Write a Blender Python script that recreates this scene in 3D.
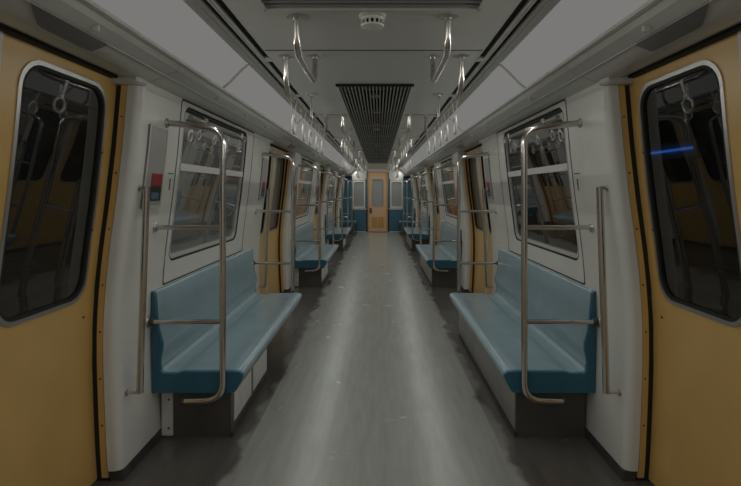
import bpy, math, random
from mathutils import Vector, Matrix
random.seed(7)

# ------------------------------------------------------------------ camera, world, exposure
scene = bpy.context.scene
for o in list(bpy.data.objects):
    bpy.data.objects.remove(o, do_unlink=True)
COL = scene.collection
FPX = 500.0
CAMX, CAMZ = 0.03, 1.55
cam_d = bpy.data.cameras.new('camera')
cam = bpy.data.objects.new('camera', cam_d)
COL.objects.link(cam)
cam.location = (CAMX, 0.0, CAMZ)
cam.rotation_euler = (math.radians(90), 0, 0)
cam_d.sensor_fit = 'HORIZONTAL'
cam_d.sensor_width = 36.0
cam_d.lens = FPX / 741.0 * 36.0
cam_d.shift_x = -8.0 / 741.0
cam_d.shift_y = -51.5 / 741.0
cam_d.clip_start = 0.02
scene.camera = cam

world = bpy.data.worlds.new('tunnel_dark')
scene.world = world
world.use_nodes = True
world.node_tree.nodes['Background'].inputs[0].default_value = (0.010, 0.011, 0.012, 1)
world.node_tree.nodes['Background'].inputs[1].default_value = 0.15

vs = scene.view_settings
vs.view_transform = 'Standard'
vs.look = 'None'
vs.gamma = 1.0
vs.use_curve_mapping = False
vs.exposure = 0.0

LAMP_EMIT = 0.19         # radiance of the diffuser seen directly
FILL_WATT = 2.85            # each unseen spot added to carry the light panels' output

# ------------------------------------------------------------------ materials
MATS = {}
def mat(name, color, rough=0.5, metal=0.0, spec=0.5, noise=0.0, nscale=20.0, bump=0.0, bscale=200.0, coat=0.0):
    m = bpy.data.materials.new(name)
    m.use_nodes = True
    nt = m.node_tree
    b = nt.nodes['Principled BSDF']
    b.inputs['Base Color'].default_value = (*color, 1)
    b.inputs['Roughness'].default_value = rough
    b.inputs['Metallic'].default_value = metal
    b.inputs['Specular IOR Level'].default_value = spec
    b.inputs['Coat Weight'].default_value = coat
    b.inputs['Coat Roughness'].default_value = 0.28
    if noise > 0 or bump > 0:
        tc = nt.nodes.new('ShaderNodeTexCoord')
    if noise > 0:
        n = nt.nodes.new('ShaderNodeTexNoise')
        n.inputs['Scale'].default_value = nscale
        n.inputs['Detail'].default_value = 6
        r = nt.nodes.new('ShaderNodeValToRGB')
        r.color_ramp.elements[0].position = 0.3
        r.color_ramp.elements[1].position = 0.7
        r.color_ramp.elements[0].color = (*[c * (1 - noise) for c in color], 1)
        r.color_ramp.elements[1].color = (*[min(1, c * (1 + noise)) for c in color], 1)
        nt.links.new(tc.outputs['Object'], n.inputs['Vector'])
        nt.links.new(n.outputs['Fac'], r.inputs['Fac'])
        nt.links.new(r.outputs['Color'], b.inputs['Base Color'])
    if bump > 0:
        n2 = nt.nodes.new('ShaderNodeTexNoise')
        n2.inputs['Scale'].default_value = bscale
        bp = nt.nodes.new('ShaderNodeBump')
        bp.inputs['Strength'].default_value = bump
        bp.inputs['Distance'].default_value = 0.002
        nt.links.new(tc.outputs['Object'], n2.inputs['Vector'])
        nt.links.new(n2.outputs['Fac'], bp.inputs['Height'])
        nt.links.new(bp.outputs['Normal'], b.inputs['Normal'])
    MATS[name] = m
    return m

mat('white_panel', (0.70, 0.69, 0.65), 0.32, noise=0.04, nscale=3, coat=0.15)
mat('ceiling_paint', (0.55, 0.54, 0.51), 0.5, noise=0.04, nscale=2)
mat('cove_plastic', (0.58, 0.57, 0.54), 0.33, noise=0.03, nscale=3, coat=0.1)
mat('yellow_door', (0.64, 0.395, 0.125), 0.33, noise=0.05, nscale=4, coat=0.4)
mat('peach_door', (0.74, 0.49, 0.30), 0.4, noise=0.05, nscale=4)
mat('peach_dark', (0.62, 0.32, 0.12), 0.45)
mat('rubber', (0.012, 0.011, 0.011), 0.7)
mat('seam', (0.05, 0.048, 0.045), 0.8)
mat('steel', (0.60, 0.56, 0.52), 0.2, metal=1.0)
mat('brushed', (0.55, 0.54, 0.52), 0.36, metal=1.0)
mat('seat_blue', (0.245, 0.352, 0.398), 0.25, noise=0.06, nscale=5, bump=0.05, bscale=400, coat=0.35)
mat('seat_edge', (0.028, 0.118, 0.18), 0.35, noise=0.06, nscale=8)  # bench plastic darkened: shade on the end faces put into the colour
mat('base_metal', (0.11, 0.10, 0.093), 0.45, metal=0.35, noise=0.15, nscale=6)
mat('base_steel', (0.34, 0.325, 0.31), 0.4, metal=0.7, noise=0.12, nscale=5)
mat('base_white', (0.62, 0.60, 0.57), 0.45, noise=0.08, nscale=10)
mat('kick', (0.055, 0.052, 0.05), 0.6, noise=0.3, nscale=12)
mat('slot_black', (0.008, 0.008, 0.008), 0.9)
mat('grille_grey', (0.26, 0.25, 0.24), 0.5)
mat('grille_mid', (0.29, 0.285, 0.27), 0.5)
mat('grille_light', (0.55, 0.54, 0.51), 0.5)
mat('lens_grey', (0.14, 0.136, 0.132), 0.3)
mat('blue_panel', (0.055, 0.155, 0.22), 0.4, noise=0.06, nscale=4)
mat('strap_white', (0.62, 0.60, 0.55), 0.45)
mat('ring_white', (0.68, 0.66, 0.62), 0.35)
mat('dark_blue', (0.02, 0.045, 0.09), 0.4)
mat('notice_grey', (0.36, 0.345, 0.33), 0.3)
mat('notice_red', (0.33, 0.02, 0.02), 0.45)
mat('notice_ink', (0.02, 0.02, 0.025), 0.4)
mat('notice_blue', (0.07, 0.15, 0.22), 0.4)
mat('sticker_green', (0.02, 0.22, 0.17), 0.4)
mat('concrete', (0.10, 0.098, 0.095), 0.9, noise=0.35, nscale=3)
mat('cable', (0.03, 0.03, 0.03), 0.6)
mat('detector', (0.66, 0.65, 0.61), 0.4)

def emission(name, color, strength):
    m = bpy.data.materials.new(name); m.use_nodes = True
    nt = m.node_tree; nt.nodes.remove(nt.nodes['Principled BSDF'])
    e = nt.nodes.new('ShaderNodeEmission')
    e.inputs[0].default_value = (*color, 1); e.inputs[1].default_value = strength
    nt.links.new(e.outputs[0], nt.nodes['Material Output'].inputs[0])
    MATS[name] = m
emission('lamp_glow', (1.0, 0.99, 0.95), LAMP_EMIT)
emission('blue_glow', (0.04, 0.22, 0.9), 1.3)

def glass(name, tint, haze, haze_col=(0.5, 0.5, 0.48), ior=1.6):
    m = bpy.data.materials.new(name); m.use_nodes = True
    nt = m.node_tree; nt.nodes.remove(nt.nodes['Principled BSDF'])
    tr = nt.nodes.new('ShaderNodeBsdfTransparent'); tr.inputs[0].default_value = (*tint, 1)
    gl = nt.nodes.new('ShaderNodeBsdfGlossy'); gl.inputs['Roughness'].default_value = 0.0
    gl.inputs[0].default_value = (0.95, 0.95, 0.95, 1)
    df = nt.nodes.new('ShaderNodeBsdfDiffuse'); df.inputs[0].default_value = (*haze_col, 1)
    fr = nt.nodes.new('ShaderNodeFresnel'); fr.inputs['IOR'].default_value = ior
    m1 = nt.nodes.new('ShaderNodeMixShader'); m1.inputs[0].default_value = haze
    m2 = nt.nodes.new('ShaderNodeMixShader')
    nt.links.new(tr.outputs[0], m1.inputs[1]); nt.links.new(df.outputs[0], m1.inputs[2])
    ge = nt.nodes.new('ShaderNodeNewGeometry')      # a pane reflects at its outer face only, once
    iv = nt.nodes.new('ShaderNodeMath'); iv.operation = 'SUBTRACT'; iv.inputs[0].default_value = 1.0
    mu = nt.nodes.new('ShaderNodeMath'); mu.operation = 'MULTIPLY'
    nt.links.new(ge.outputs['Backfacing'], iv.inputs[1])
    nt.links.new(fr.outputs[0], mu.inputs[0]); nt.links.new(iv.outputs[0], mu.inputs[1])
    nt.links.new(mu.outputs[0], m2.inputs[0])
    nt.links.new(m1.outputs[0], m2.inputs[1]); nt.links.new(gl.outputs[0], m2.inputs[2])
    nt.links.new(m2.outputs[0], nt.nodes['Material Output'].inputs[0])
    MATS[name] = m
glass('door_glass', (0.45, 0.46, 0.47), 0.006, ior=1.7)
glass('door_glass_dusty', (0.40, 0.41, 0.42), 0.02, ior=1.8)  # left panes, with slightly more diffuse haze
glass('window_glass', (0.35, 0.36, 0.37), 0.02, ior=2.9)
glass('window_glass_dusty', (0.35, 0.36, 0.37), 0.32, ior=3.2)  # diffuse haze put in for the pale reflections in the left panes
glass('end_glass', (0.5, 0.52, 0.52), 0.55, (0.6, 0.62, 0.6))  # pale haze stands in for reflections on the end panes

# floor: worn grey sheet with darker grime by the walls and fine scuffs
def floor_material():
    m = bpy.data.materials.new('floor_sheet'); m.use_nodes = True
    nt = m.node_tree; b = nt.nodes['Principled BSDF']
    tc = nt.nodes.new('ShaderNodeTexCoord')
    sep = nt.nodes.new('ShaderNodeSeparateXYZ'); nt.links.new(tc.outputs['Object'], sep.inputs[0])
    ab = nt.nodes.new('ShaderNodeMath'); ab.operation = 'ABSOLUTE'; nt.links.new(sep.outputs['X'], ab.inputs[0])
    n1 = nt.nodes.new('ShaderNodeTexNoise'); n1.inputs['Scale'].default_value = 2.3; n1.inputs['Detail'].default_value = 8
    nt.links.new(tc.outputs['Object'], n1.inputs['Vector'])
    mp = nt.nodes.new('ShaderNodeMapping'); mp.inputs['Scale'].default_value = (14, 1.6, 1)
    nt.links.new(tc.outputs['Object'], mp.inputs[0])
    n2 = nt.nodes.new('ShaderNodeTexNoise'); n2.inputs['Scale'].default_value = 1.5; n2.inputs['Detail'].default_value = 6
    nt.links.new(mp.outputs[0], n2.inputs['Vector'])
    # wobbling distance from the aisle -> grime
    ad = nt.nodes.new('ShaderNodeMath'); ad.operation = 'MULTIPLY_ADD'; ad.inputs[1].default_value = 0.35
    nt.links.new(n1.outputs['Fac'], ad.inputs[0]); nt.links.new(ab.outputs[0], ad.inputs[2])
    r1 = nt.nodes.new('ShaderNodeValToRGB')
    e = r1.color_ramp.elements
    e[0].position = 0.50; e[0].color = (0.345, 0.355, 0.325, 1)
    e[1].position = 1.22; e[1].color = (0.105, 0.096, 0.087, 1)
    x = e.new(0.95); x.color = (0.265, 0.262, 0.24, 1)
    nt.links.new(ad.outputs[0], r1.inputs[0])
    r2 = nt.nodes.new('ShaderNodeValToRGB')
    r2.color_ramp.elements[0].position = 0.25; r2.color_ramp.elements[0].color = (0.88, 0.875, 0.87, 1)
    r2.color_ramp.elements[1].position = 0.7; r2.color_ramp.elements[1].color = (1.08, 1.08, 1.08, 1)
    nt.links.new(n2.outputs['Fac'], r2.inputs[0])
    mx = nt.nodes.new('ShaderNodeMixRGB'); mx.blend_type = 'MULTIPLY'; mx.inputs[0].default_value = 1
    nt.links.new(r1.outputs[0], mx.inputs[1]); nt.links.new(r2.outputs[0], mx.inputs[2])
    nt.links.new(mx.outputs[0], b.inputs['Base Color'])
    mr = nt.nodes.new('ShaderNodeMapRange'); mr.inputs['To Min'].default_value = 0.20; mr.inputs["To Max"].default_value = 0.31
    nt.links.new(n1.outputs['Fac'], mr.inputs['Value']); nt.links.new(mr.outputs[0], b.inputs['Roughness'])
    MATS['floor_sheet'] = m
floor_material()

# ------------------------------------------------------------------ mesh helpers
class MB:
    def __init__(self):
        self.v = []; self.f = []
    def add(self, vs, fs):
        k = len(self.v)
        self.v += [tuple(p) for p in vs]
        self.f += [tuple(i + k for i in f) for f in fs]
        return self
    def box(self, x0, x1, y0, y1, z0, z1):
        x0, x1 = min(x0, x1), max(x0, x1)
        vs = [(x, y, z) for z in (z0, z1) for y in (y0, y1) for x in (x0, x1)]
        return self.add(vs, [(0, 2, 3, 1), (4, 5, 7, 6), (0, 1, 5, 4), (2, 6, 7, 3), (0, 4, 6, 2), (1, 3, 7, 5)])
    def bbox(self, x0, x1, y0, y1, z0, z1, b):
        """box with chamfered vertical and horizontal edges"""
        x0, x1 = min(x0, x1), max(x0, x1)
        def rect(z, i):
            a = [(x0 + i, y0), (x1 - i, y0), (x1, y0 + i), (x1, y1 - i), (x1 - i, y1), (x0 + i, y1), (x0, y1 - i), (x0, y0 + i)]
            return [(p[0], p[1], z) for p in a]
        def inset(z):
            a = [(x0 + 2*b, y0 + b), (x1 - 2*b, y0 + b), (x1 - b, y0 + 2*b), (x1 - b, y1 - 2*b), (x1 - 2*b, y1 - b), (x0 + 2*b, y1 - b), (x0 + b, y1 - 2*b), (x0 + b, y0 + 2*b)]
            return [(p[0], p[1], z) for p in a]
        rings = [inset(z0), rect(z0 + b, b), rect(z1 - b, b), inset(z1)]
        return self.loft(rings, cap=True)
    def loft(self, rings, cap=True, closed=False):
        n = len(rings[0]); vs = [p for r in rings for p in r]; fs = []
        m = len(rings)
        for i in range(m if closed else m - 1):
            a = i * n; b = ((i + 1) % m) * n
            for j in range(n):
                fs.append((a + j, a + (j + 1) % n, b + (j + 1) % n, b + j))
        if cap and not closed:
            fs.append(tuple(range(n - 1, -1, -1))); fs.append(tuple(range((m - 1) * n, m * n)))
        return self.add(vs, fs)
    def prism(self, xz, y0, y1):
        return self.loft([[(x, y0, z) for x, z in xz], [(x, y1, z) for x, z in xz]])
    def tube(self, pts, r, n=10, fil=0.0, closed=False, seg=6):
        pts = [Vector(p) for p in pts]
        if fil > 0 and not closed:
            out = [pts[0]]
            for i in range(1, len(pts) - 1):
                a, b, c = pts[i-1], pts[i], pts[i+1]
                u = (a - b); w = (c - b)
                d = min(fil, u.length * 0.48, w.length * 0.48)
                p0 = b + u.normalized() * d; p1 = b + w.normalized() * d
                for k in range(seg + 1):
                    t = k / seg
                    out.append(p0 * (1-t)**2 + b * 2*t*(1-t) + p1 * t*t)
            out.append(pts[-1]); pts = out
        m = len(pts); rings = []
        t0 = (pts[1] - pts[0]).normalized()
        ref = Vector((0, 0, 1)) if abs(t0.z) < 0.9 else Vector((1, 0, 0))
        nrm = (ref - t0 * ref.dot(t0)).normalized()
        for i in range(m):
            if closed: t = (pts[(i+1) % m] - pts[i-1]).normalized()
            elif i == 0: t = t0
            elif i == m - 1: t = (pts[-1] - pts[-2]).normalized()
            else: t = (pts[i+1] - pts[i-1]).normalized()
            nrm = (nrm - t * nrm.dot(t)).normalized()
            bn = t.cross(nrm)
            rings.append([tuple(pts[i] + (nrm * math.cos(2*math.pi*j/n) + bn * math.sin(2*math.pi*j/n)) * r) for j in range(n)])
        return self.loft(rings, cap=True, closed=closed)
    def lathe(self, center, prof, n=24, axis='z'):
        cx, cy, cz = center; rings = []
        for r, h in prof:
            ring = []
            for j in range(n):
                a = 2*math.pi*j/n
                if axis == 'z': ring.append((cx + r*math.cos(a), cy + r*math.sin(a), cz + h))
                elif axis == 'x': ring.append((cx + h, cy + r*math.cos(a), cz + r*math.sin(a)))
                else: ring.append((cx + r*math.cos(a), cy + h, cz + r*math.sin(a)))
            rings.append(ring)
        return self.loft(rings)
    def build(self, name, m, parent=None, smooth=True, angle=35):
        me = bpy.data.meshes.new(name)
        me.from_pydata(self.v, [], self.f)
        import bmesh
        bm = bmesh.new(); bm.from_mesh(me)
        bmesh.ops.recalc_face_normals(bm, faces=bm.faces)
        bm.to_mesh(me); bm.free()
        me.materials.append(MATS[m])
        if smooth:
            me.polygons.foreach_set('use_smooth', [True] * len(me.polygons))
            me.set_sharp_from_angle(angle=math.radians(angle))
        o = bpy.data.objects.new(name, me)
        COL.objects.link(o)
        if parent is not None:
            o.parent = parent
            o.matrix_parent_inverse = Matrix.Translation(parent.location).inverted()
        return o

def thing(name, label, cat, loc=(0, 0, 0), group=None):
    o = bpy.data.objects.new(name, None); COL.objects.link(o)
    o.empty_display_size = 0.1
    o.location = loc
    o['label'] = label; o['category'] = cat
    if group: o['group'] = group
    return o
def tag(o, label, cat, group=None):
    o['label'] = label; o['category'] = cat
    if group: o['group'] = group
    return o
def struct(name, label=None, cat=None, loc=(0, 0, 0)):
    o = bpy.data.objects.new(name, None); COL.objects.link(o)
    o.empty_display_size = 0.1; o.location = loc
    o['kind'] = 'structure'
    if label: o['label'] = label
    if cat: o['category'] = cat
    return o

# wall profile: the body side bulges at waist height and leans in above
PZ = [(-0.1, 1.33), (0.0, 1.338), (0.05, 1.345), (0.25, 1.354), (0.47, 1.363), (0.715, 1.369), (0.9, 1.364), (1.10, 1.350), (1.3, 1.326), (1.5, 1.298), (1.8, 1.264), (2.14, 1.235), (2.4, 1.215)]
def P(z):
    for (a, b), (c, d) in zip(PZ, PZ[1:]):
        if z <= c:
            t = (z - a) / (c - a)
            return b + (d - b) * t
    return PZ[-1][1]
def zsub(z0, z1, step=0.13):
    n = max(1, int(math.ceil((z1 - z0) / step)))
    return [z0 + (z1 - z0) * i / n for i in range(n + 1)]

def curved_plate(mb, s, y0, y1, z0, z1, off, thick, r=0.0):
    """plate following the side profile; rounded corners of radius r"""
    if r > 0:
        zs = [z0 + r*(1 - math.cos(a*math.pi/12)) for a in range(7)]
        zs += zsub(z0 + r, z1 - r)[1:-1] + [z1 - r*(1 - math.cos((6-a)*math.pi/12)) for a in range(7)]
    else:
        zs = zsub(z0, z1)
    rings = []
    for z in zs:
        d = 0
        if r > 0:
            q = max(0, z0 + r - z, z - (z1 - r)); q = min(q, r)
            d = r - math.sqrt(max(0, r*r - q*q))
        xa, xb = s*(P(z) + off), s*(P(z) + off + thick)
        rings.append([(xa, y0 + d, z), (xa, y1 - d, z), (xb, y1 - d, z), (xb, y0 + d, z)])
    return mb.loft(rings)

def rrect(y0, y1, z0, z1, r, n=6, m=8):
    pts = []
    cs = [(y1 - r, z1 - r, 0), (y0 + r, z1 - r, 90), (y0 + r, z0 + r, 180), (y1 - r, z0 + r, 270)]
    for k, (cy, cz, a0) in enumerate(cs):
        for i in range(n + 1):
            a = math.radians(a0 + 90 * i / n)
            pts.append((cy + r*math.cos(a), cz + r*math.sin(a)))
        ny, nz, na = cs[(k + 1) % 4]
        a = math.radians(na)
        e = (ny + r*math.cos(a), nz + r*math.sin(a)); b = pts[-1]
        for i in range(1, m):
            pts.append((b[0] + (e[0]-b[0])*i/m, b[1] + (e[1]-b[1])*i/m))
    return pts
def ring_plate(mb, s, outer, inner, off, thick, rad=3):
    """solid ring between two loops (same point count) on the side profile"""
    n = len(outer); loops = []
    for k in range(rad + 1):
        t = k / rad
        loops.append([(o[0]+(i[0]-o[0])*t, o[1]+(i[1]-o[1])*t) for o, i in zip(outer, inner)])
    rings = [[(s*(P(z)+off), y, z) for y, z in L] for L in loops]
    rings += [[(s*(P(z)+off+thick), y, z) for y, z in L] for L in reversed(loops)]
    return mb.loft(rings, closed=True)

def ordinal(k): return ['nearest', 'second', 'third', 'fourth', 'fifth', 'sixth', 'seventh', 'eighth', 'ninth', 'tenth'][k]
def side(s): return 'left' if s < 0 else 'right'

# ------------------------------------------------------------------ layout along the car
PERIOD = 4.96
DC = 1.80                     # centre of the nearest doorway
HALF = 0.87
W0, W1 = 2.67, 5.89           # the nearest wall bay
YEND = 19.1
YBACK = -1.6
DOORY = [DC + PERIOD*k for k in range(4)]
BAYS = [(W0 + PERIOD*k, W1 + PERIOD*k) for k in range(3)]
LASTBAY = (W0 + PERIOD*3, YEND)
CEIL = 2.42
WTOP = 2.15

# ------------------------------------------------------------------ floor
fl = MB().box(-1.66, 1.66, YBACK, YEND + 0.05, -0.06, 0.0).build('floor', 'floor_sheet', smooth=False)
fl['kind'] = 'structure'
for s in (-1, 1):
    for k, c in enumerate(DOORY):
        MB().box(s*1.40, s*1.66, c - HALF, c + HALF, -0.005, 0.006).build('threshold_plate', 'kick', fl, smooth=False)

# ------------------------------------------------------------------ side walls
def baywall(s, wall, a, b, win, near_round=True, far_round=True):
    """white fibre panels of one bay; win = (y0, y1) panel that holds the window or None"""
    R = 0.045
    def endpanel(y0, y1, near, far):
        # plan outline with rounded return into the doorway, lofted up the wall
        rings = []
        for z in zsub(0.055, WTOP):
            x = P(z); pl = []
            if near:
                pl.append((x + 0.075, y0))
                for i in range(6):
                    t = math.pi/2*i/5
                    pl.append((x + R - R*math.sin(t), y0 + R - R*math.cos(t)))
            else: pl.append((x + 0.03, y0)); pl.append((x, y0))
            if far:
                for i in range(6):
                    t = math.pi/2*i/5
                    pl.append((x + R - R*math.cos(t), y1 - R + R*math.sin(t)))
                pl.append((x + 0.075, y1))
            else: pl.append((x, y1)); pl.append((x + 0.03, y1))
            rings.append([(s*p, q, z) for p, q in pl])
        MB().loft(rings).build('wall_panel', 'white_panel', wall)
    g = 0.003
    if win:
        endpanel(a, win[0] - g, near_round, False)
        endpanel(win[1] + g, b, False, far_round)
        wy0, wy1, wz0, wz1 = win[0] + 0.055, win[0] + 1.63, 1.085, 2.115
        mb = MB()
        ring_plate(mb, s, rrect(win[0], win[1], 0.952, WTOP, 0.004), rrect(wy0, wy1, wz0, wz1, 0.085), 0.0, 0.03, 4)
        mb.build('window_panel', 'white_panel', wall)
        mb = MB(); curved_plate(mb, s, win[0] , win[1], 0.055, 0.946, 0.0, 0.03)
        mb.build('lower_panel', 'white_panel', wall)
        mb = MB(); curved_plate(mb, s, win[0] - 0.02, win[0] + 0.02, 0.1, WTOP, 0.018, 0.01)
        curved_plate(mb, s, win[1] - 0.02, win[1] + 0.02, 0.1, WTOP, 0.018, 0.01)
        curved_plate(mb, s, win[0], win[1], 0.93, 0.97, 0.018, 0.01)
        ring_plate(mb, s, rrect(win[0]-0.006, win[1]+0.006, 0.944, WTOP, 0.03), rrect(win[0]+0.005, win[1]-0.005, 0.955, WTOP-0.011, 0.025), -0.0015, 0.01, 1)
        mb.build('seam_strip', 'seam', wall, smooth=False)
    else:
        endpanel(a, b, near_round, far_round)
    # dark kick strip at the floor
    mb = MB(); curved_plate(mb, s, a + 0.005, b - 0.005, 0.0, 0.055, -0.004, 0.07)
    mb.build('kick_strip', 'kick', wall)

walls = {}
for s in (-1, 1):
    w = struct('wall_' + side(s), 'white fibre side wall panels on the %s of the car' % side(s), 'wall')
    walls[s] = w
    baywall(s, w, YBACK, DC - HALF, None, False, True)
    for a, b in BAYS:
        baywall(s, w, a, b, (a + 0.55, a + 2.42))
    baywall(s, w, LASTBAY[0], YEND, None, True, False)

# ------------------------------------------------------------------ windows of the bays
wn = 0
for k, (a, b) in enumerate(BAYS):
    for s in (-1, 1):
        wn += 1
        y0, y1, z0, z1 = a + 0.605, a + 2.18, 1.085, 2.115
        zt0, zt1 = 1.69, 1.738
        w = struct('window_%d' % wn, '%s window over the %s bench on the %s, small hopper pane above a fixed pane' % (['closest', 'middle', 'farthest'][k], ['nearest', 'second', 'third'][k], side(s)), 'window', (s*1.32, (y0+y1)/2, z0))
        mb = MB(); ring_plate(mb, s, rrect(y0, y1, z0, z1, 0.085), rrect(y0+0.014, y1-0.014, z0+0.014, z1-0.014, 0.075), 0.004, 0.05, 1)
        mb.build('rubber_seal', 'rubber', w)
        mb = MB(); ring_plate(mb, s, rrect(y0+0.014, y1-0.014, z0+0.014, z1-0.014, 0.075), rrect(y0+0.045, y1-0.03, z0+0.04, z1-0.075, 0.055), 0.012, 0.03, 1)
        mb.build('frame', 'cove_plastic', w)
        mb = MB(); curved_plate(mb, s, y0+0.04, y1-0.025, zt0, zt1, 0.006, 0.03)
        mb.build('transom', 'white_panel', w)
        g = 'window_glass_dusty' if s < 0 else 'window_glass'
        mb = MB(); curved_plate(mb, s, y0+0.03, y1-0.02, z0+0.02, zt0+0.01, 0.028, 0.006, 0.05)
        mb.build('pane', g, w)
        mb = MB(); curved_plate(mb, s, y0+0.03, y1-0.02, zt1-0.01, z1-0.05, 0.024, 0.006, 0.04)
        mb.build('pane', g, w)
        # hopper top rail with two latches and the dark gap above
        mb = MB(); mb.tube([(s*(P(2.05)-0.004), y0+0.10, 2.052), (s*(P(2.05)-0.004), y1-0.08, 2.052)], 0.017, 10)
        mb.build('hopper_rail', 'brushed', w)
        mb = MB(); curved_plate(mb, s, y0+0.05, y1-0.05, 2.078, 2.098, 0.008, 0.02)
        mb.build('gap_seal', 'rubber', w, smooth=False)
        for yy in (y0 + 0.36, y1 - 0.25):
            lt = MB().bbox(s*(P(2.05)-0.028), s*(P(2.05)+0.012), yy-0.028, yy+0.028, 2.03, 2.082, 0.006).build('latch', 'brushed', w)
            MB().tube([(s*(P(2.05)-0.026), yy, 2.05), (s*(P(2.05)-0.046), yy, 2.035), (s*(P(2.05)-0.046), yy, 2.0)], 0.005, 8, 0.012).build('lever', 'steel', lt)
        if k == 1:
            st = MB(); curved_plate(st, s, y0 + 0.72, y0 + 0.88, 1.52, 1.62, 0.022, 0.004, 0.03)
            st.build('sticker', 'sticker_green', w)

# ------------------------------------------------------------------ doors
dn = 0
def door_leaf(d, s, y0, y1, meet, near):
    """one sliding leaf; meet = which end meets the other leaf (-1 near, +1 far)"""
    off, th = 0.135, 0.035
    wy0 = y0 + 0.160 if meet < 0 else y0 + 0.13
    wy1 = y1 - 0.13 if meet < 0 else y1 - 0.160
    wz0, wz1 = 0.995, 2.088
    leaf_glass = 'door_glass_dusty' if s < 0 else 'door_glass'
    leaf = ring_plate(MB(), s, rrect(y0, y1, 0.012, 2.145, 0.004), rrect(wy0, wy1, wz0, wz1, 0.12), off, th, 5).build('leaf', 'yellow_door', d)
    ring_plate(MB(), s, rrect(wy0-0.006, wy1+0.006, wz0-0.006, wz1+0.006, 0.125), rrect(wy0+0.013, wy1-0.013, wz0+0.013, wz1-0.013, 0.11), off-0.006, 0.02, 2).build('window_frame', 'brushed', leaf)
    ring_plate(MB(), s, rrect(wy0+0.012, wy1-0.012, wz0+0.012, wz1-0.012, 0.11), rrect(wy0+0.028, wy1-0.028, wz0+0.028, wz1-0.028, 0.095), off-0.002, 0.02, 1).build('rubber_seal', 'rubber', leaf)
    curved_plate(MB(), s, wy0+0.02, wy1-0.02, wz0+0.02, wz1-0.02, off+0.010, 0.006, 0.10).build('pane', leaf_glass, leaf)
    ye = (y0, y0+0.055) if meet < 0 else (y1-0.055, y1)
    curved_plate(MB(), s, ye[0], ye[1], 0.014, 2.143, off-0.006, 0.02).build('edge_strip', 'cove_plastic', leaf)
    if near:
        for zz in (0.9, 1.35, 1.75):
            yb = wy1 + 0.006
            MB().lathe((s*(P(zz)+off-0.007), wy1-0.006 if meet < 0 else wy0+0.006, zz), [(0.004, -0.002*s), (0.006, 0), (0.006, 0.004*s)], 8, 'x').build('screw', 'seam', leaf)
for k, c in enumerate(DOORY):
    for s in (-1, 1):
        dn += 1
        d = struct('door_%d' % dn, '%s pair of yellow sliding doors on the %s with tall rounded windows' % (ordinal(k), side(s)), 'door', (s*1.49, c, 0))
        door_leaf(d, s, c - HALF - 0.05, c - 0.004, +1, False)
        door_leaf(d, s, c + 0.004, c + HALF + 0.05, -1, k == 0)
        # jamb strips on both sides, black rubber gap and screws
        for q in (-1, 1):
            ya = c + q*HALF
            j = curved_plate(MB(), s, min(ya, ya + q*0.03), max(ya, ya + q*0.03), 0.02, WTOP, 0.073, 0.034).build('jamb', 'yellow_door', d)
            curved_plate(MB(), s, min(ya + q*0.004, ya + q*0.03), max(ya + q*0.004, ya + q*0.03), 0.0, WTOP, 0.107, 0.027).build('gap_seal', 'rubber', d)
            if k == 0 and q > 0:
                for zz in (0.3, 0.55, 0.8, 1.05, 1.35, 1.65, 1.95):
                    MB().lathe((s*(P(zz)+0.09), ya - 0.001, zz), [(0.003, -0.002), (0.0055, 0.0), (0.0055, 0.003)], 8, 'y').build('screw', 'seam', j)
        # rubber strip over the leaves and the header soffit
        MB().box(s*(P(2.15)+0.10), s*(P(2.15)+0.20), c-HALF-0.02, c+HALF+0.02, 2.143, 2.163).build('top_seal', 'rubber', d, smooth=False)
        MB().prism([(s*1.21, 2.165), (s*(P(2.15)+0.125), 2.158), (s*(P(2.15)+0.26), 2.158), (s*(P(2.15)+0.26), 2.185), (s*1.21, 2.185)], c-HALF, c+HALF).build('header', 'cove_plastic', d, smooth=False)

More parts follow.
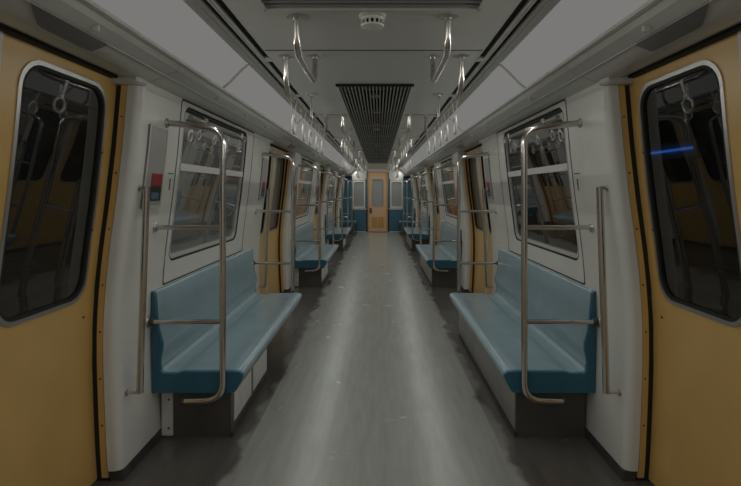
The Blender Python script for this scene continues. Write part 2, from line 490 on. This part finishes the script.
# ------------------------------------------------------------------ coves (trim) between wall top and lamps
CV = [(1.250, 2.150), (1.205, 2.152), (1.120, 2.185), (1.068, 2.212), (1.052, 2.238), (1.030, 2.245)]
cove_cuts = [YBACK]
for k in range(4):
    cove_cuts += [DOORY[k] - HALF - 0.06, DOORY[k] + HALF + 0.06]
cove_cuts.append(YEND)
for i, s in enumerate((-1, 1)):
    t = struct('trim_%d' % (i + 1), 'pale grey plastic cove along the %s wall under the lights' % side(s), 'cove')
    poly = [(s*x, z) for x, z in CV] + [(s*1.030, 2.275), (s*1.30, 2.275), (s*1.30, 2.150)]
    for n, (a, b) in enumerate(zip(cove_cuts, cove_cuts[1:])):
        pan = MB().prism(poly, a + 0.003, b - 0.003).build('cove_panel', 'cove_plastic', t, angle=20)
        for q in range(20):
            yy = 1.225 + 0.745*q
            if a + 0.02 < yy < b - 0.02:
                MB().bbox(s*1.098, s*1.070, yy - 0.007, yy + 0.007, 2.178, 2.204, 0.003).build('latch_clip', 'ring_white', pan)
    # blocks that close the cove over the pillar ends
    for k in range(4):
        for q in (-1, 1):
            ye = DOORY[k] + q*HALF
            MB().bbox(s*1.225, s*1.395, ye - 0.055, ye + 0.055, 2.118, 2.172, 0.012).build('pillar_cap', 'cove_plastic', t)
        # dark indicator lens in the cove over each doorway
        def cpt(y, u):   # point on the lower cove face
            x = 1.205 + (1.120 - 1.205)*u; z = 2.152 + (2.185 - 2.152)*u
            return Vector((s*x, y, z))
        c = DOORY[k]
        out = [(c+0.03, 0.02), (c+0.315, 0.02), (c+0.34, 0.10), (c+0.34, 0.86), (c+0.315, 0.96), (c-0.15, 0.96), (c-0.005, 0.10)]
        nrm = Vector((-s*0.36, 0, -0.93)).normalized()
        MB().loft([[tuple(cpt(y, u) - nrm*0.004) for y, u in out], [tuple(cpt(y, u) + nrm*0.006) for y, u in out]]).build('indicator_lens', 'lens_grey', t, smooth=False)
    # ribbed edge just under the lamp and long groove
    MB().box(s*1.126, s*1.122, YBACK, YEND, 2.176, 2.181).build('groove', 'grille_light', t, smooth=False)

# ------------------------------------------------------------------ lamps
LAMPCUT = [3.43 + 2.48*k for k in range(-2, 7)]
LAMPCUT = [y for y in LAMPCUT if y > YBACK] 
LAMPCUT = [YBACK] + LAMPCUT + [YEND]
for s in (-1, 1):
    for k, (a, b) in enumerate(zip(LAMPCUT, LAMPCUT[1:])):
        vis = k - 1
        if vis < 0: lab = 'white ceiling light panel on the %s just behind the nearest one' % side(s)
        else: lab = 'long glowing white light panel in the %s ceiling cove, %s' % (side(s), 'nearest the camera' if vis == 0 else 'last before the end wall' if k == len(LAMPCUT)-2 else ordinal(vis) + ' from the camera')
        t = thing('light_panel', lab, 'light panel', (s*0.94, (a+b)/2, 2.33), 'ceiling cove light panels')
        prof = [(s*1.030, 2.250), (s*0.985, 2.288), (s*0.935, 2.340), (s*0.890, 2.385), (s*0.856, 2.412), (s*0.866, 2.432), (s*1.040, 2.270)]
        MB().prism(prof, a + 0.001, b - 0.055).build('diffuser', 'lamp_glow', t)
        MB().prism([(x - s*0.0, z + 0.004) for x, z in prof], b - 0.055, b - 0.001).build('joint_bar', 'grille_light', t)
        MB().prism([(s*1.045, 2.236), (s*1.028, 2.240), (s*1.026, 2.254), (s*1.045, 2.262)], a + 0.003, b - 0.003).build('lower_rim', 'cove_plastic', t)
        # row of unseen fill spots added below the diffuser, aimed down and inward
        ld = bpy.data.lights.new('led', 'SPOT')
        ld.shadow_soft_size = 0.0
        ld.spot_size = math.radians(175); ld.spot_blend = 1.0
        ld.energy = FILL_WATT
        ld.color = (0.985, 1.0, 0.955)
        d = Vector((-s*0.66, 0, -0.75)).normalized()
        cnt = max(1, round((b - a) / 0.31))
        for q in range(cnt):
            lo = bpy.data.objects.new('led', ld); COL.objects.link(lo)
            lo.parent = t
            lo.location = (-s*0.02, -(b - a)/2 + (q + 0.5)*(b - a)/cnt, -0.02)
            lo.rotation_euler = d.to_track_quat('-Z', 'Y').to_euler()

# ------------------------------------------------------------------ ceiling
ce = struct('ceiling', 'grey painted flat car ceiling of wide panels', 'ceiling')
cuts = [YBACK, 0.60, 3.08, 5.66, 8.04, 10.52, 13.0, 15.48, YEND]
GX, G0, G1 = 0.312, 4.05, 15.3
NX, N1 = 0.51, 2.36
for a, b in zip(cuts, cuts[1:]):
    mb = MB()
    segs = [(a + 0.005, b - 0.005)]
    # leave openings for the two grilles
    for s0, s1, hx in ((YBACK, N1, NX), (G0, G1, GX)):
        o0, o1 = max(a + 0.005, s0), min(b - 0.005, s1)
        if o1 > o0:
            for s in (-1, 1): mb.box(s*hx, s*0.672, o0, o1, CEIL, CEIL + 0.02)
            new = []
            for p, q in segs:
                if o1 <= p or o0 >= q: new.append((p, q)); continue
                if o0 > p: new.append((p, o0))
                if o1 < q: new.append((o1, q))
            segs = new
    for p, q in segs: mb.box(-0.672, 0.672, p, q, CEIL, CEIL + 0.02)
    mb.build('ceiling_panel', 'ceiling_paint', ce, smooth=False)
MB().box(-1.35, 1.35, YBACK, YEND, 2.60, 2.63).build('roof_skin', 'seam', ce, smooth=False)
for c in cuts[1:-1]:
    parts = [(-0.67, 0.67)] if N1 < c < G0 or c > G1 else [(-0.67, -NX), (NX, 0.67)] if c < N1 else [(-0.67, -GX - 0.01), (GX + 0.01, 0.67)]
    for xa, xb in parts:
        MB().box(xa, xb, c - 0.008, c + 0.008, CEIL - 0.0015, CEIL + 0.01).build('seam_strip', 'seam', ce, smooth=False)
# slotted air strips between ceiling and lamps
for i, s in enumerate((-1, 1)):
    t = struct('trim_%d' % (i + 3), 'slotted air outlet strip along the %s edge of the ceiling' % side(s), 'air strip')
    MB().box(s*0.66, s*0.86, YBACK, YEND, CEIL + 0.010, CEIL + 0.02).build('slot_back', 'slot_black', t, smooth=False)
    for (xa, xb, dz) in ((0.673, 0.681, -0.004), (0.719, 0.733, 0.0), (0.736, 0.748, 0.0), (0.777, 0.803, 0.0), (0.806, 0.830, 0.002), (0.833, 0.857, 0.0)):
        MB().box(s*xa, s*xb, YBACK, YEND, CEIL - 0.004 - dz, CEIL + 0.010).build('strip', 'cove_plastic' if xa > 0.7 else 'ceiling_paint', t, smooth=False)
    # bridges that interrupt the inner slot
    for k in range(14):
        yy = 0.73 + 1.24*k + 0.10
        if yy < YEND - 0.2:
            MB().box(s*0.678, s*0.722, yy - 0.05, yy + 0.03, CEIL - 0.003, CEIL + 0.01).build('bridge', 'cove_plastic', t, smooth=False)

# ------------------------------------------------------------------ air grilles in the ceiling
def grille(name, label, hx, y0, y1, nsl, bars, baffles):
    t = thing(name, label, 'air grille', (0, (y0 + y1)/2, CEIL), None)
    MB().box(-hx + 0.01, hx - 0.01, y0 + 0.01, y1 - 0.01, CEIL + 0.13, CEIL + 0.14).build('duct', 'slot_black', t, smooth=False)
    fr = MB()
    for s in (-1, 1):
        fr.box(s*(hx - 0.012), s*(hx + 0.006), y0, y1, CEIL - 0.018, CEIL + 0.12)
    fr.box(-hx, hx, y1 - 0.012, y1, CEIL - 0.018, CEIL + 0.12)
    fr.build('frame', 'grille_light', t, smooth=False)
    MB().box(-hx - 0.006, hx + 0.006, y0 - 0.012, y0, CEIL - 0.022, CEIL + 0.05).build('front_lip', 'slot_black', t, smooth=False)
    return t
g1 = grille('air_grille', 'long dark slatted air grille down the middle of the ceiling', GX, G0, G1, 20, None, None)
pitch = 2*GX/21
me = MB().box(-0.0055, 0.0055, G0 + 0.005, G1 - 0.012, CEIL - 0.014, CEIL + 0.02)
sl0 = me.build('slat', 'grille_mid', g1, smooth=False)
for k in range(20):
    o = sl0 if k == 0 else sl0.copy()
    if k: COL.objects.link(o)
    o.location.x = -GX + pitch*(k + 1)
yy = G0 + 0.28
while yy < G1:
    MB().box(-GX + 0.01, GX - 0.01, yy - 0.006, yy + 0.006, CEIL + 0.014, CEIL + 0.03).build('cross_bar', 'grille_grey', g1, smooth=False)
    yy += 1.24
for yb in (4.35, 4.75, 5.66, 6.87, 7.3, 9.9, 13.0):
    MB().box(-0.05, 0.05, yb - 0.07, yb + 0.07, CEIL + 0.03, CEIL + 0.05).build('baffle', 'grille_light', g1, smooth=False)
g2 = grille('air_grille', 'dark air grille at the top of the picture, above the smoke detector', NX, YBACK + 0.02, N1, 12, None, None)
for k in range(30):
    yk = N1 - 0.035 - 0.05*k
    MB().box(-NX + 0.012, NX - 0.012, yk - 0.016, yk, CEIL - 0.012, CEIL + 0.012).build('slat', 'grille_grey', g2, smooth=False)

# smoke detector
sd = thing('smoke_detector', 'small round white smoke detector on the ceiling', 'smoke detector', (0, 2.47, CEIL))
MB().lathe((0, 2.47, CEIL), [(0.066, 0.0), (0.066, -0.012), (0.060, -0.016), (0.056, -0.016), (0.056, -0.030)], 28).build('base', 'detector', sd)
MB().lathe((0, 2.47, CEIL), [(0.052, -0.028), (0.050, -0.052)], 28).build('core', 'slot_black', sd)
rib = MB()
for k in range(14):
    a = 2*math.pi*k/14
    x, y = 0.054*math.cos(a), 2.47 + 0.054*math.sin(a)
    rib.box(x - 0.005, x + 0.005, y - 0.005, y + 0.005, CEIL - 0.052, CEIL - 0.028)
rib.build('cage', 'detector', sd, smooth=False)
MB().lathe((0, 2.47, CEIL), [(0.058, -0.050), (0.056, -0.058), (0.030, -0.066), (0.001, -0.067)], 28).build('cap', 'detector', sd)

# ------------------------------------------------------------------ benches
BACK = [(1.360, .47), (1.360, .928), (1.362, .938), (1.345, .938), (1.336, .926), (1.326, .80), (1.316, .70), (1.300, .645), (1.292, .615), (1.293, .58), (1.302, .545), (1.306, .50), (1.306, .47)]
SEAT = [(1.360, .468), (1.306, .468), (1.300, .452), (1.285, .441), (1.262, .437), (1.205, .437), (1.190, .441), (1.178, .447), (1.160, .449), (.905, .450), (.890, .4525), (.850, .4525), (.822, .449), (.805, .439), (.798, .424), (.802, .405), (.838, .335), (.850, .322), (.870, .316), (1.360, .316)]
WHOLE = BACK[1:-1] + SEAT[2:]
def shrink(poly, c, k): return [(c[0] + (x-c[0])*k, c[1] + (z-c[1])*k) for x, z in poly]
def bench(s, y0, y1, label, base_kind, far_detail):
    t = thing('bench_seat', label, 'bench', (s*1.1, (y0+y1)/2, 0), 'blue plastic bench seats along the car')
    sx = lambda poly: [(s*x, z) for x, z in poly]
    MB().prism(sx(BACK), y0 + 0.012, y1 - 0.012).build('backrest', 'seat_blue', t, angle=50)
    MB().prism(sx(SEAT), y0 + 0.012, y1 - 0.012).build('seat', 'seat_blue', t, angle=50)
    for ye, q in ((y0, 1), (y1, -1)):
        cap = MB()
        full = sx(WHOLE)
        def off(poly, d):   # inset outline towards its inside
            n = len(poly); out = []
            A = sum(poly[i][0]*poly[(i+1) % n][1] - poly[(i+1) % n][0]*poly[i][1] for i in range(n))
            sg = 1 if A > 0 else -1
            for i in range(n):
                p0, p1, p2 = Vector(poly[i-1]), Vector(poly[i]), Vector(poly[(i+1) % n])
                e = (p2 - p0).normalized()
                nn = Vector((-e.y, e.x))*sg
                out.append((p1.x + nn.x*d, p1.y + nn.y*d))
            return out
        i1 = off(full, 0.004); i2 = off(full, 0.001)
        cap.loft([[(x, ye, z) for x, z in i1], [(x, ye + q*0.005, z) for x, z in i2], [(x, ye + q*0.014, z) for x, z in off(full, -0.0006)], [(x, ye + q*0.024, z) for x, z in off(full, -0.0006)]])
        cap.build('end_cap', 'seat_edge', t, angle=50)  # same plastic as the seat, end-face shade in its colour
    # pedestal
    b0, b1 = y0 + 0.10, y1 - 0.057
    if base_kind == 'short':
        ped = MB().box(s*0.90, s*1.334, b0, b0 + 1.02, 0.0, 0.316).build('pedestal', 'base_metal', t, smooth=False)
        MB().box(s*1.12, s*1.334, b0 + 1.02, b1, 0.0, 0.316).build('pedestal', 'base_metal', t, smooth=False)
        for a, b in ((0.06, 0.48), (0.54, 0.98)):
            MB().bbox(s*0.893, s*0.902, b0 + a, b0 + b, 0.075, 0.30, 0.003).build('access_panel', 'base_white', ped)
        MB().bbox(s*1.265, s*1.337, b0 - 0.008, b0 + 0.004, 0.012, 0.316, 0.003).build('end_bracket', 'base_white', ped)
        for zz in (0.06, 0.24):
            MB().lathe((s*1.29, b0 - 0.008, zz), [(0.004, -0.004), (0.007, -0.002), (0.007, 0.002)], 10, 'y').build('screw', 'seam', ped)
    else:
        ped = MB().box(s*0.90, s*1.334, b0, b1, 0.0, 0.316).build('pedestal', 'base_metal', t, smooth=False)
        m = b0 + (b1 - b0)*0.62
        for a, b in ((b0 + 0.015, m - 0.004), (m + 0.004, b1 - 0.015)):
            MB().bbox(s*0.892, s*0.902, a, b, 0.035, 0.314, 0.003).build('access_panel', 'base_steel', ped)
    MB().box(s*0.888, s*0.905, b0, b0 + (1.02 if base_kind == 'short' else b1 - b0), 0.0, 0.03).build('toe_strip', 'kick', ped, smooth=False)
    return t
BOFF0, BOFF1 = 0.385, 2.77      # bench from the start of its bay
BENCH = []
for k, (a, b) in enumerate(BAYS):
    for s in (-1, 1):
        lab = 'pale blue plastic bench seat on the %s, %s' % (side(s), ['nearest the camera', 'beyond the first doorway', 'beyond the second doorway'][k])
        bench(s, a + BOFF0, a + BOFF1, lab, 'short' if s < 0 else 'long', k == 0)
        BENCH.append((s, k, a + BOFF0, a + BOFF1))
for s in (-1, 1):
    bench(s, LASTBAY[0] + 0.43, YEND - 0.06, 'short blue bench seat on the %s against the far end wall' % side(s), 'long', False)

# ------------------------------------------------------------------ grab rails at the bench ends
def flange(mb, s, y, z):
    x = P(z)
    mb.lathe((s*x, y, z), [(0.030, 0.004*s), (0.030, -0.006*s), (0.024, -0.012*s), (0.018, -0.012*s)], 16, 'x')
def grab_frame(s, y, q, label):
    """q=-1: frame at the near end of a bench, +1: at its far end"""
    X = 0.912; r = 0.0195
    t = thing('grab_rail_frame', label, 'grab rail', (s*X, y, 0.27), 'steel grab rail frames at the bench ends')
    zt, zb = 1.935, 0.285
    MB().tube([(s*P(1.965), y, 1.965), (s*(X+0.16), y, 1.945), (s*X, y, 1.915), (s*X, y, zb), (s*1.155, y, zb - 0.006)], r, 12, 0.115).build('stanchion', 'steel', t, angle=60)
    MB().lathe((s*1.155, y, zb - 0.006), [(0.0200, -0.012*s), (0.0200, 0.002*s), (0.014, 0.006*s)], 12, 'x').build('end_plug', 'seam', t)
    for z in (1.333, 0.762):
        MB().tube([(s*P(z), y, z), (s*X, y, z)], 0.0145, 10).build('cross_bar', 'steel', t, angle=60)
    for z in (1.965, 1.333, 0.762):
        fm = MB(); flange(fm, s, y, z); fm.build('wall_flange', 'brushed', t)
    fm = MB().lathe((s*(P(0.762) - 0.012), y, 0.762), [(0.021, 0.0), (0.024, -0.010*s), (0.024, -0.024*s), (0.018, -0.028*s)], 14, 'x')
    fm.build('socket', 'seam', t)
    return t
def wall_rail(s, y, label):
    t = thing('wall_handrail', label, 'handrail', (s*1.3, y, 0.44), 'upright steel handrails on the wall ends')
    zs = [0.438 + (1.575-0.438)*i/10 for i in range(11)]
    hx = lambda z: 1.288 + (1.250 - 1.288)*(z - 0.438)/1.137
    pts = [(s*hx(z), y, z) for z in zs]
    MB().tube(pts, 0.0185, 12).build('upright', 'steel', t, angle=60)
    for z in (0.442, 1.570):
        MB().tube([(s*hx(z), y, z), (s*(P(z)+0.002), y - 0.004, z + (0.004 if z > 1 else 0))], 0.009, 8).build('bracket', 'steel', t)
        fm = MB().lathe((s*P(z), y - 0.004, z), [(0.018, 0.003*s), (0.018, -0.005*s), (0.012, -0.008*s)], 12, 'x'); fm.build('foot', 'brushed', t)
    return t
for s, k, y0, y1 in BENCH:
    nm = ['nearest', 'second', 'third'][k]
    grab_frame(s, y0 - 0.03, -1, 'looped steel grab rail frame at the near end of the %s %s bench' % (nm, side(s)))
    grab_frame(s, y1 + 0.06, +1, 'looped steel grab rail frame at the far end of the %s %s bench' % (nm, side(s)))
    a, b = BAYS[k]
    wall_rail(s, a + 0.09, 'upright steel handrail on the %s wall before the %s bench' % (side(s), nm))
    wall_rail(s, b - 0.09, 'upright steel handrail on the %s wall just past the %s bench' % (side(s), nm))
for s in (-1, 1):
    grab_frame(s, LASTBAY[0] + 0.38, -1, 'looped steel grab rail frame before the short end bench on the %s' % side(s))

# ------------------------------------------------------------------ overhead rails and ring straps
def overhead(s, X, z, ys, label):
    t = thing('overhead_rail', label, 'overhead rail', (s*X, (ys[0]+ys[-1])/2, CEIL), 'overhead steel rails under the ceiling')
    MB().tube([(s*X, ys[0], CEIL), (s*X, ys[0] + 0.02, z), (s*X, ys[-1] - 0.02, z), (s*X, ys[-1], CEIL)], 0.0175, 12, 0.13).build('rail', 'steel', t, angle=60)
    for y in ys[1:-1]:
        MB().tube([(s*X, y, CEIL), (s*X, y, z)], 0.0125, 10).build('post', 'steel', t)
    for y in ys:
        MB().lathe((s*X, y, CEIL), [(0.052, 0.0), (0.052, -0.004), (0.045, -0.007), (0.019, -0.009), (0.019, -0.02)], 18).build('ceiling_plate', 'brushed', t)
    return t
OX, OZ, IX, IZ = 0.565, 2.185, 0.378, 2.245
strap_n = 0
proto = None
def make_strap():
    t = thing('strap_handle', 'x', 'strap handle', (0, 0, 0), 'ring strap handles on the overhead rails')
    mb = MB()
    # webbing loop over the rail
    w = 0.014
    path = []
    for i in range(13):
        a = math.pi * i / 12
        path.append((0.0205*math.cos(a), 0.0205*math.sin(a)))
    path = [(0.004, -0.115), (0.012, -0.06)] + path + [(-0.012, -0.06), (-0.004, -0.115)]
    rings = []
    for i, (x, z) in enumerate(path):
        a = Vector(path[max(0, i-1)]); b = Vector(path[min(len(path)-1, i+1)])
        e = (b - a).normalized(); n = Vector((e.y, -e.x))*0.0015
        rings.append([(x+n.x, -w, z+n.y), (x+n.x, w, z+n.y), (x-n.x, w, z-n.y), (x-n.x, -w, z-n.y)])
    mb.loft(rings); mb.build('strap', 'strap_white', t)
    MB().bbox(-0.012, 0.012, -0.020, 0.020, -0.128, -0.098, 0.004).build('buckle', 'ring_white', t)
    R = 0.056
    ring = [(0, R*math.sin(2*math.pi*i/22), -0.118 - R + R*math.cos(2*math.pi*i/22)) for i in range(22)]
    MB().tube(ring, 0.0095, 8, closed=True).build('ring', 'ring_white', t, angle=70)
    return t
proto = make_strap()
first = True
def place_strap(x, y, z, rx, ry, label):
    global first
    if first: o = proto; first = False
    else:
        o = proto.copy(); COL.objects.link(o)
        for ch in list(proto.children):
            c = ch.copy(); COL.objects.link(c); c.parent = o
    o.location = (x, y, z); o.rotation_euler = (rx, ry, 0)
    o['label'] = label
for k in range(3):
    a = PERIOD*k
    for s in (-1, 1):
        nm = ['nearest', 'second', 'third'][k]
        overhead(s, OX, OZ, [3.21 + a, 4.46 + a, 5.69 + a], 'overhead steel rail with ring straps above the %s %s bench' % (nm, side(s)))
        for j in range(5):
            yy = 3.51 + 0.45*j + a
            if abs(yy - 4.46 - a) < 0.05: yy -= 0.06
            place_strap(s*OX, yy, OZ, random.uniform(-.08, .08), random.uniform(-.03, .03),
                        'white ring strap above the %s %s bench, %s from the camera' % (nm, side(s), ['first', 'second', 'third', 'fourth', 'last'][j]))
        if k == 0:
            overhead(s, IX, IZ, [2.49, 3.21], 'short bent overhead rail on the %s of the smoke detector' % side(s))
        overhead(s, IX, IZ, [5.69 + a, 7.0 + a, 8.27 + a], 'overhead steel rail beside the ceiling grille at the %s doorway on the %s' % (['second', 'third', 'fourth'][k], side(s)))
        if k < 2:
            for j in range(4):
                place_strap(s*IX, 6.05 + 0.55*j + a, IZ, random.uniform(-.06, .06), random.uniform(-.03, .03),
                            'white ring strap on the inner %s rail at the %s doorway, %s of four' % (side(s), ['second', 'third'][k], ['first', 'second', 'third', 'last'][j]))

# ------------------------------------------------------------------ notices on the wall ends
def notice(s, y0, y1, label):
    t = thing('wall_notice', label, 'notice', (s*1.29, (y0+y1)/2, 1.45), 'framed notices on the wall ends')
    z0, z1 = 1.455, 1.93
    curved_plate(MB(), s, y0, y1, z0, z1, -0.010, 0.010, 0.01).build('board', 'notice_grey', t)
    ring_plate(MB(), s, rrect(y0, y1, z0, z1, 0.01), rrect(y0+0.012, y1-0.012, z0+0.012, z1-0.012, 0.006), -0.014, 0.008, 1).build('frame', 'cove_plastic', t)
    m0, m1 = y0 + (y1-y0)*0.34, y1 - 0.018
    curved_plate(MB(), s, m0, m1, 1.585, 1.655, -0.012, 0.003).build('red_print', 'notice_red', t, smooth=False)
    curved_plate(MB(), s, m0, m1, 1.495, 1.585, -0.012, 0.003).build('black_print', 'notice_ink', t, smooth=False)
    curved_plate(MB(), s, m0 + 0.015, m1 - 0.03, 1.505, 1.545, -0.0135, 0.003, 0.012).build('blue_print', 'notice_blue', t, smooth=False)
    return t
for k, (a, b) in enumerate(BAYS):
    nm = ['nearest', 'second', 'third'][k]
    notice(-1, a + 0.12, a + 0.36, 'grey notice with a red block on the left wall before the %s bench' % nm)
    for s in (-1, 1):
        notice(s, b - 0.36, b - 0.12, 'grey notice with a red block on the %s wall just past the %s bench' % (side(s), nm))
for s in (-1, 1):
    # small lock slots on the near panel
    for k in range(1):
        a = BAYS[k][0]
        curved_plate(MB(), s, a + 0.475, a + 0.485, 1.56, 1.63, -0.003, 0.004).build('lock_slot', 'seam', walls[s], smooth=False)
        curved_plate(MB(), s, a + 0.44, a + 0.52, 1.66, 1.666, -0.002, 0.003).build('lock_slot', 'seam', walls[s], smooth=False)

# ------------------------------------------------------------------ end wall
ew = struct('wall_end', 'far end wall of the car with blue panels beside the door', 'wall', (0, YEND, 0))
Y = YEND
DWX = 0.385
def epart(name, m, x0, x1, z0, z1, y0=-0.02, y1=0.06, parent=ew, b=0.004):
    return MB().bbox(x0, x1, Y + y0, Y + y1, z0, z1, b).build(name, m, parent)
epart('backing', 'seam', -1.40, 1.40, 0.0, 2.62, 0.09, 0.12)
epart('transom_panel', 'ceiling_paint', -1.35, 1.35, 2.36, 2.60, 0.0, 0.06)
epart('door_hood', 'cove_plastic', -0.47, 0.47, 2.30, 2.41, -0.06, 0.0)
for s in (-1, 1):
    epart('lower_panel', 'blue_panel', s*0.43, s*0.93, 0.02, 0.86)
    epart('ledge', 'white_panel', s*0.42, s*0.95, 0.86, 0.90, -0.035, 0.05)
    epart('side_panel', 'blue_panel', s*0.97, s*1.36, 0.02, 2.05, -0.03, 0.06)
    epart('equipment_cover', 'dark_blue', s*0.98, s*1.25, 2.05, 2.14, -0.12, 0.06)
    epart('upper_panel', 'cove_plastic', s*0.42, s*1.34, 1.97, 2.36, -0.005, 0.06)
    epart('pillar', 'blue_panel', s*0.385, s*0.47, 0.90, 2.05, -0.02, 0.06)
    epart('kick_strip', 'base_white', s*0.43, s*1.34, 0.0, 0.03, -0.03, 0.0)
    # window beside the end door
    w = struct('window_%d' % (wn + (1 if s < 0 else 2)), 'small white framed window in the end wall, %s of the end door' % side(s), 'window', (s*0.71, Y, 0.95))
    fr = MB()
    o = [(x, z) for x, z in rrect(0.475, 0.965, 0.91, 1.96, 0.03)]
    i = [(x, z) for x, z in rrect(0.525, 0.915, 0.98, 1.91, 0.06)]
    fr.loft([[(s*x, Y-0.03, z) for x, z in o], [(s*x, Y-0.03, z) for x, z in i], [(s*x, Y+0.03, z) for x, z in i], [(s*x, Y+0.03, z) for x, z in o]], closed=True)
    fr.build('frame', 'white_panel', w)
    MB().box(s*0.52, s*0.92, Y + 0.0, Y + 0.006, 0.97, 1.92).build('pane', 'end_glass', w, smooth=False)
# end door
dn += 1
ed = struct('door_%d' % dn, 'peach coloured end door with one tall window at the far end of the car', 'door', (0, Y, 0))
fr = MB()
for s in (-1, 1): fr.box(s*0.335, s*DWX, Y - 0.05, Y + 0.06, 0.0, 2.33)
fr.box(-DWX, DWX, Y - 0.05, Y + 0.06, 2.27, 2.33)
fr.build('door_frame', 'peach_dark', ed, smooth=False)
lf = MB()
o = rrect(-0.335, 0.335, 0.02, 2.27, 0.005); i = rrect(-0.225, 0.225, 0.98, 2.02, 0.06)
lf.loft([[(x, Y-0.02, z) for x, z in o], [(x, Y-0.02, z) for x, z in i], [(x, Y+0.03, z) for x, z in i], [(x, Y+0.03, z) for x, z in o]], closed=True)
leaf = lf.build('leaf', 'peach_door', ed)
rg = MB(); o = rrect(-0.232, 0.232, 0.973, 2.027, 0.065); i = rrect(-0.20, 0.20, 1.005, 1.995, 0.05)
rg.loft([[(x, Y-0.028, z) for x, z in o], [(x, Y-0.028, z) for x, z in i], [(x, Y+0.0, z) for x, z in i], [(x, Y+0.0, z) for x, z in o]], closed=True)
rg.build('window_frame', 'brushed', leaf)
MB().box(-0.21, 0.21, Y - 0.004, Y + 0.002, 1.0, 2.0).build('pane', 'end_glass', leaf, smooth=False)
for s in (-1, 1):
    epart('vent_panel', 'peach_dark', s*0.015, s*0.235, 0.16, 0.58, -0.03, -0.018, leaf)
epart('lock_plate', 'base_metal', -0.31, -0.22, 0.72, 0.92, -0.032, -0.018, leaf)
MB().tube([(-0.265, Y-0.03, 0.86), (-0.265, Y-0.075, 0.86), (-0.20, Y-0.075, 0.86)], 0.010, 8, 0.02).build('handle', 'steel', leaf)

# back end behind the camera
wb = MB().box(-1.62, 1.62, YBACK - 0.05, YBACK, 0.0, 2.6).build('wall_back', 'white_panel', smooth=False)
wb['kind'] = 'structure'

# ------------------------------------------------------------------ tunnel outside the windows
for s in (-1, 1):
    tw = struct('wall_tunnel_' + side(s), 'dark concrete tunnel wall outside the %s windows' % side(s), 'wall', (s*2.7, 9, 0))
    MB().box(s*2.7, s*2.85, YBACK, YEND + 2, -1.0, 3.6).build('concrete', 'concrete', tw, smooth=False)
    for z in (0.75, 0.95, 1.15, 2.35):
        MB().tube([(s*2.66, YBACK, z), (s*2.66, YEND + 2, z)], 0.028, 8).build('cable', 'cable', tw)
tl = thing('tunnel_lamp', 'blue tube lamp on the tunnel wall outside the right door window', 'lamp', (2.6, 4.42, 1.9))
MB().tube([(2.60, 4.10, 1.91), (2.60, 4.75, 1.91)], 0.010, 8).build('tube', 'blue_glow', tl)
MB().bbox(2.612, 2.70, 4.05, 4.80, 1.83, 1.99, 0.01).build('housing', 'grille_light', tl)  # made wide and pale to catch a blue halo round the tube
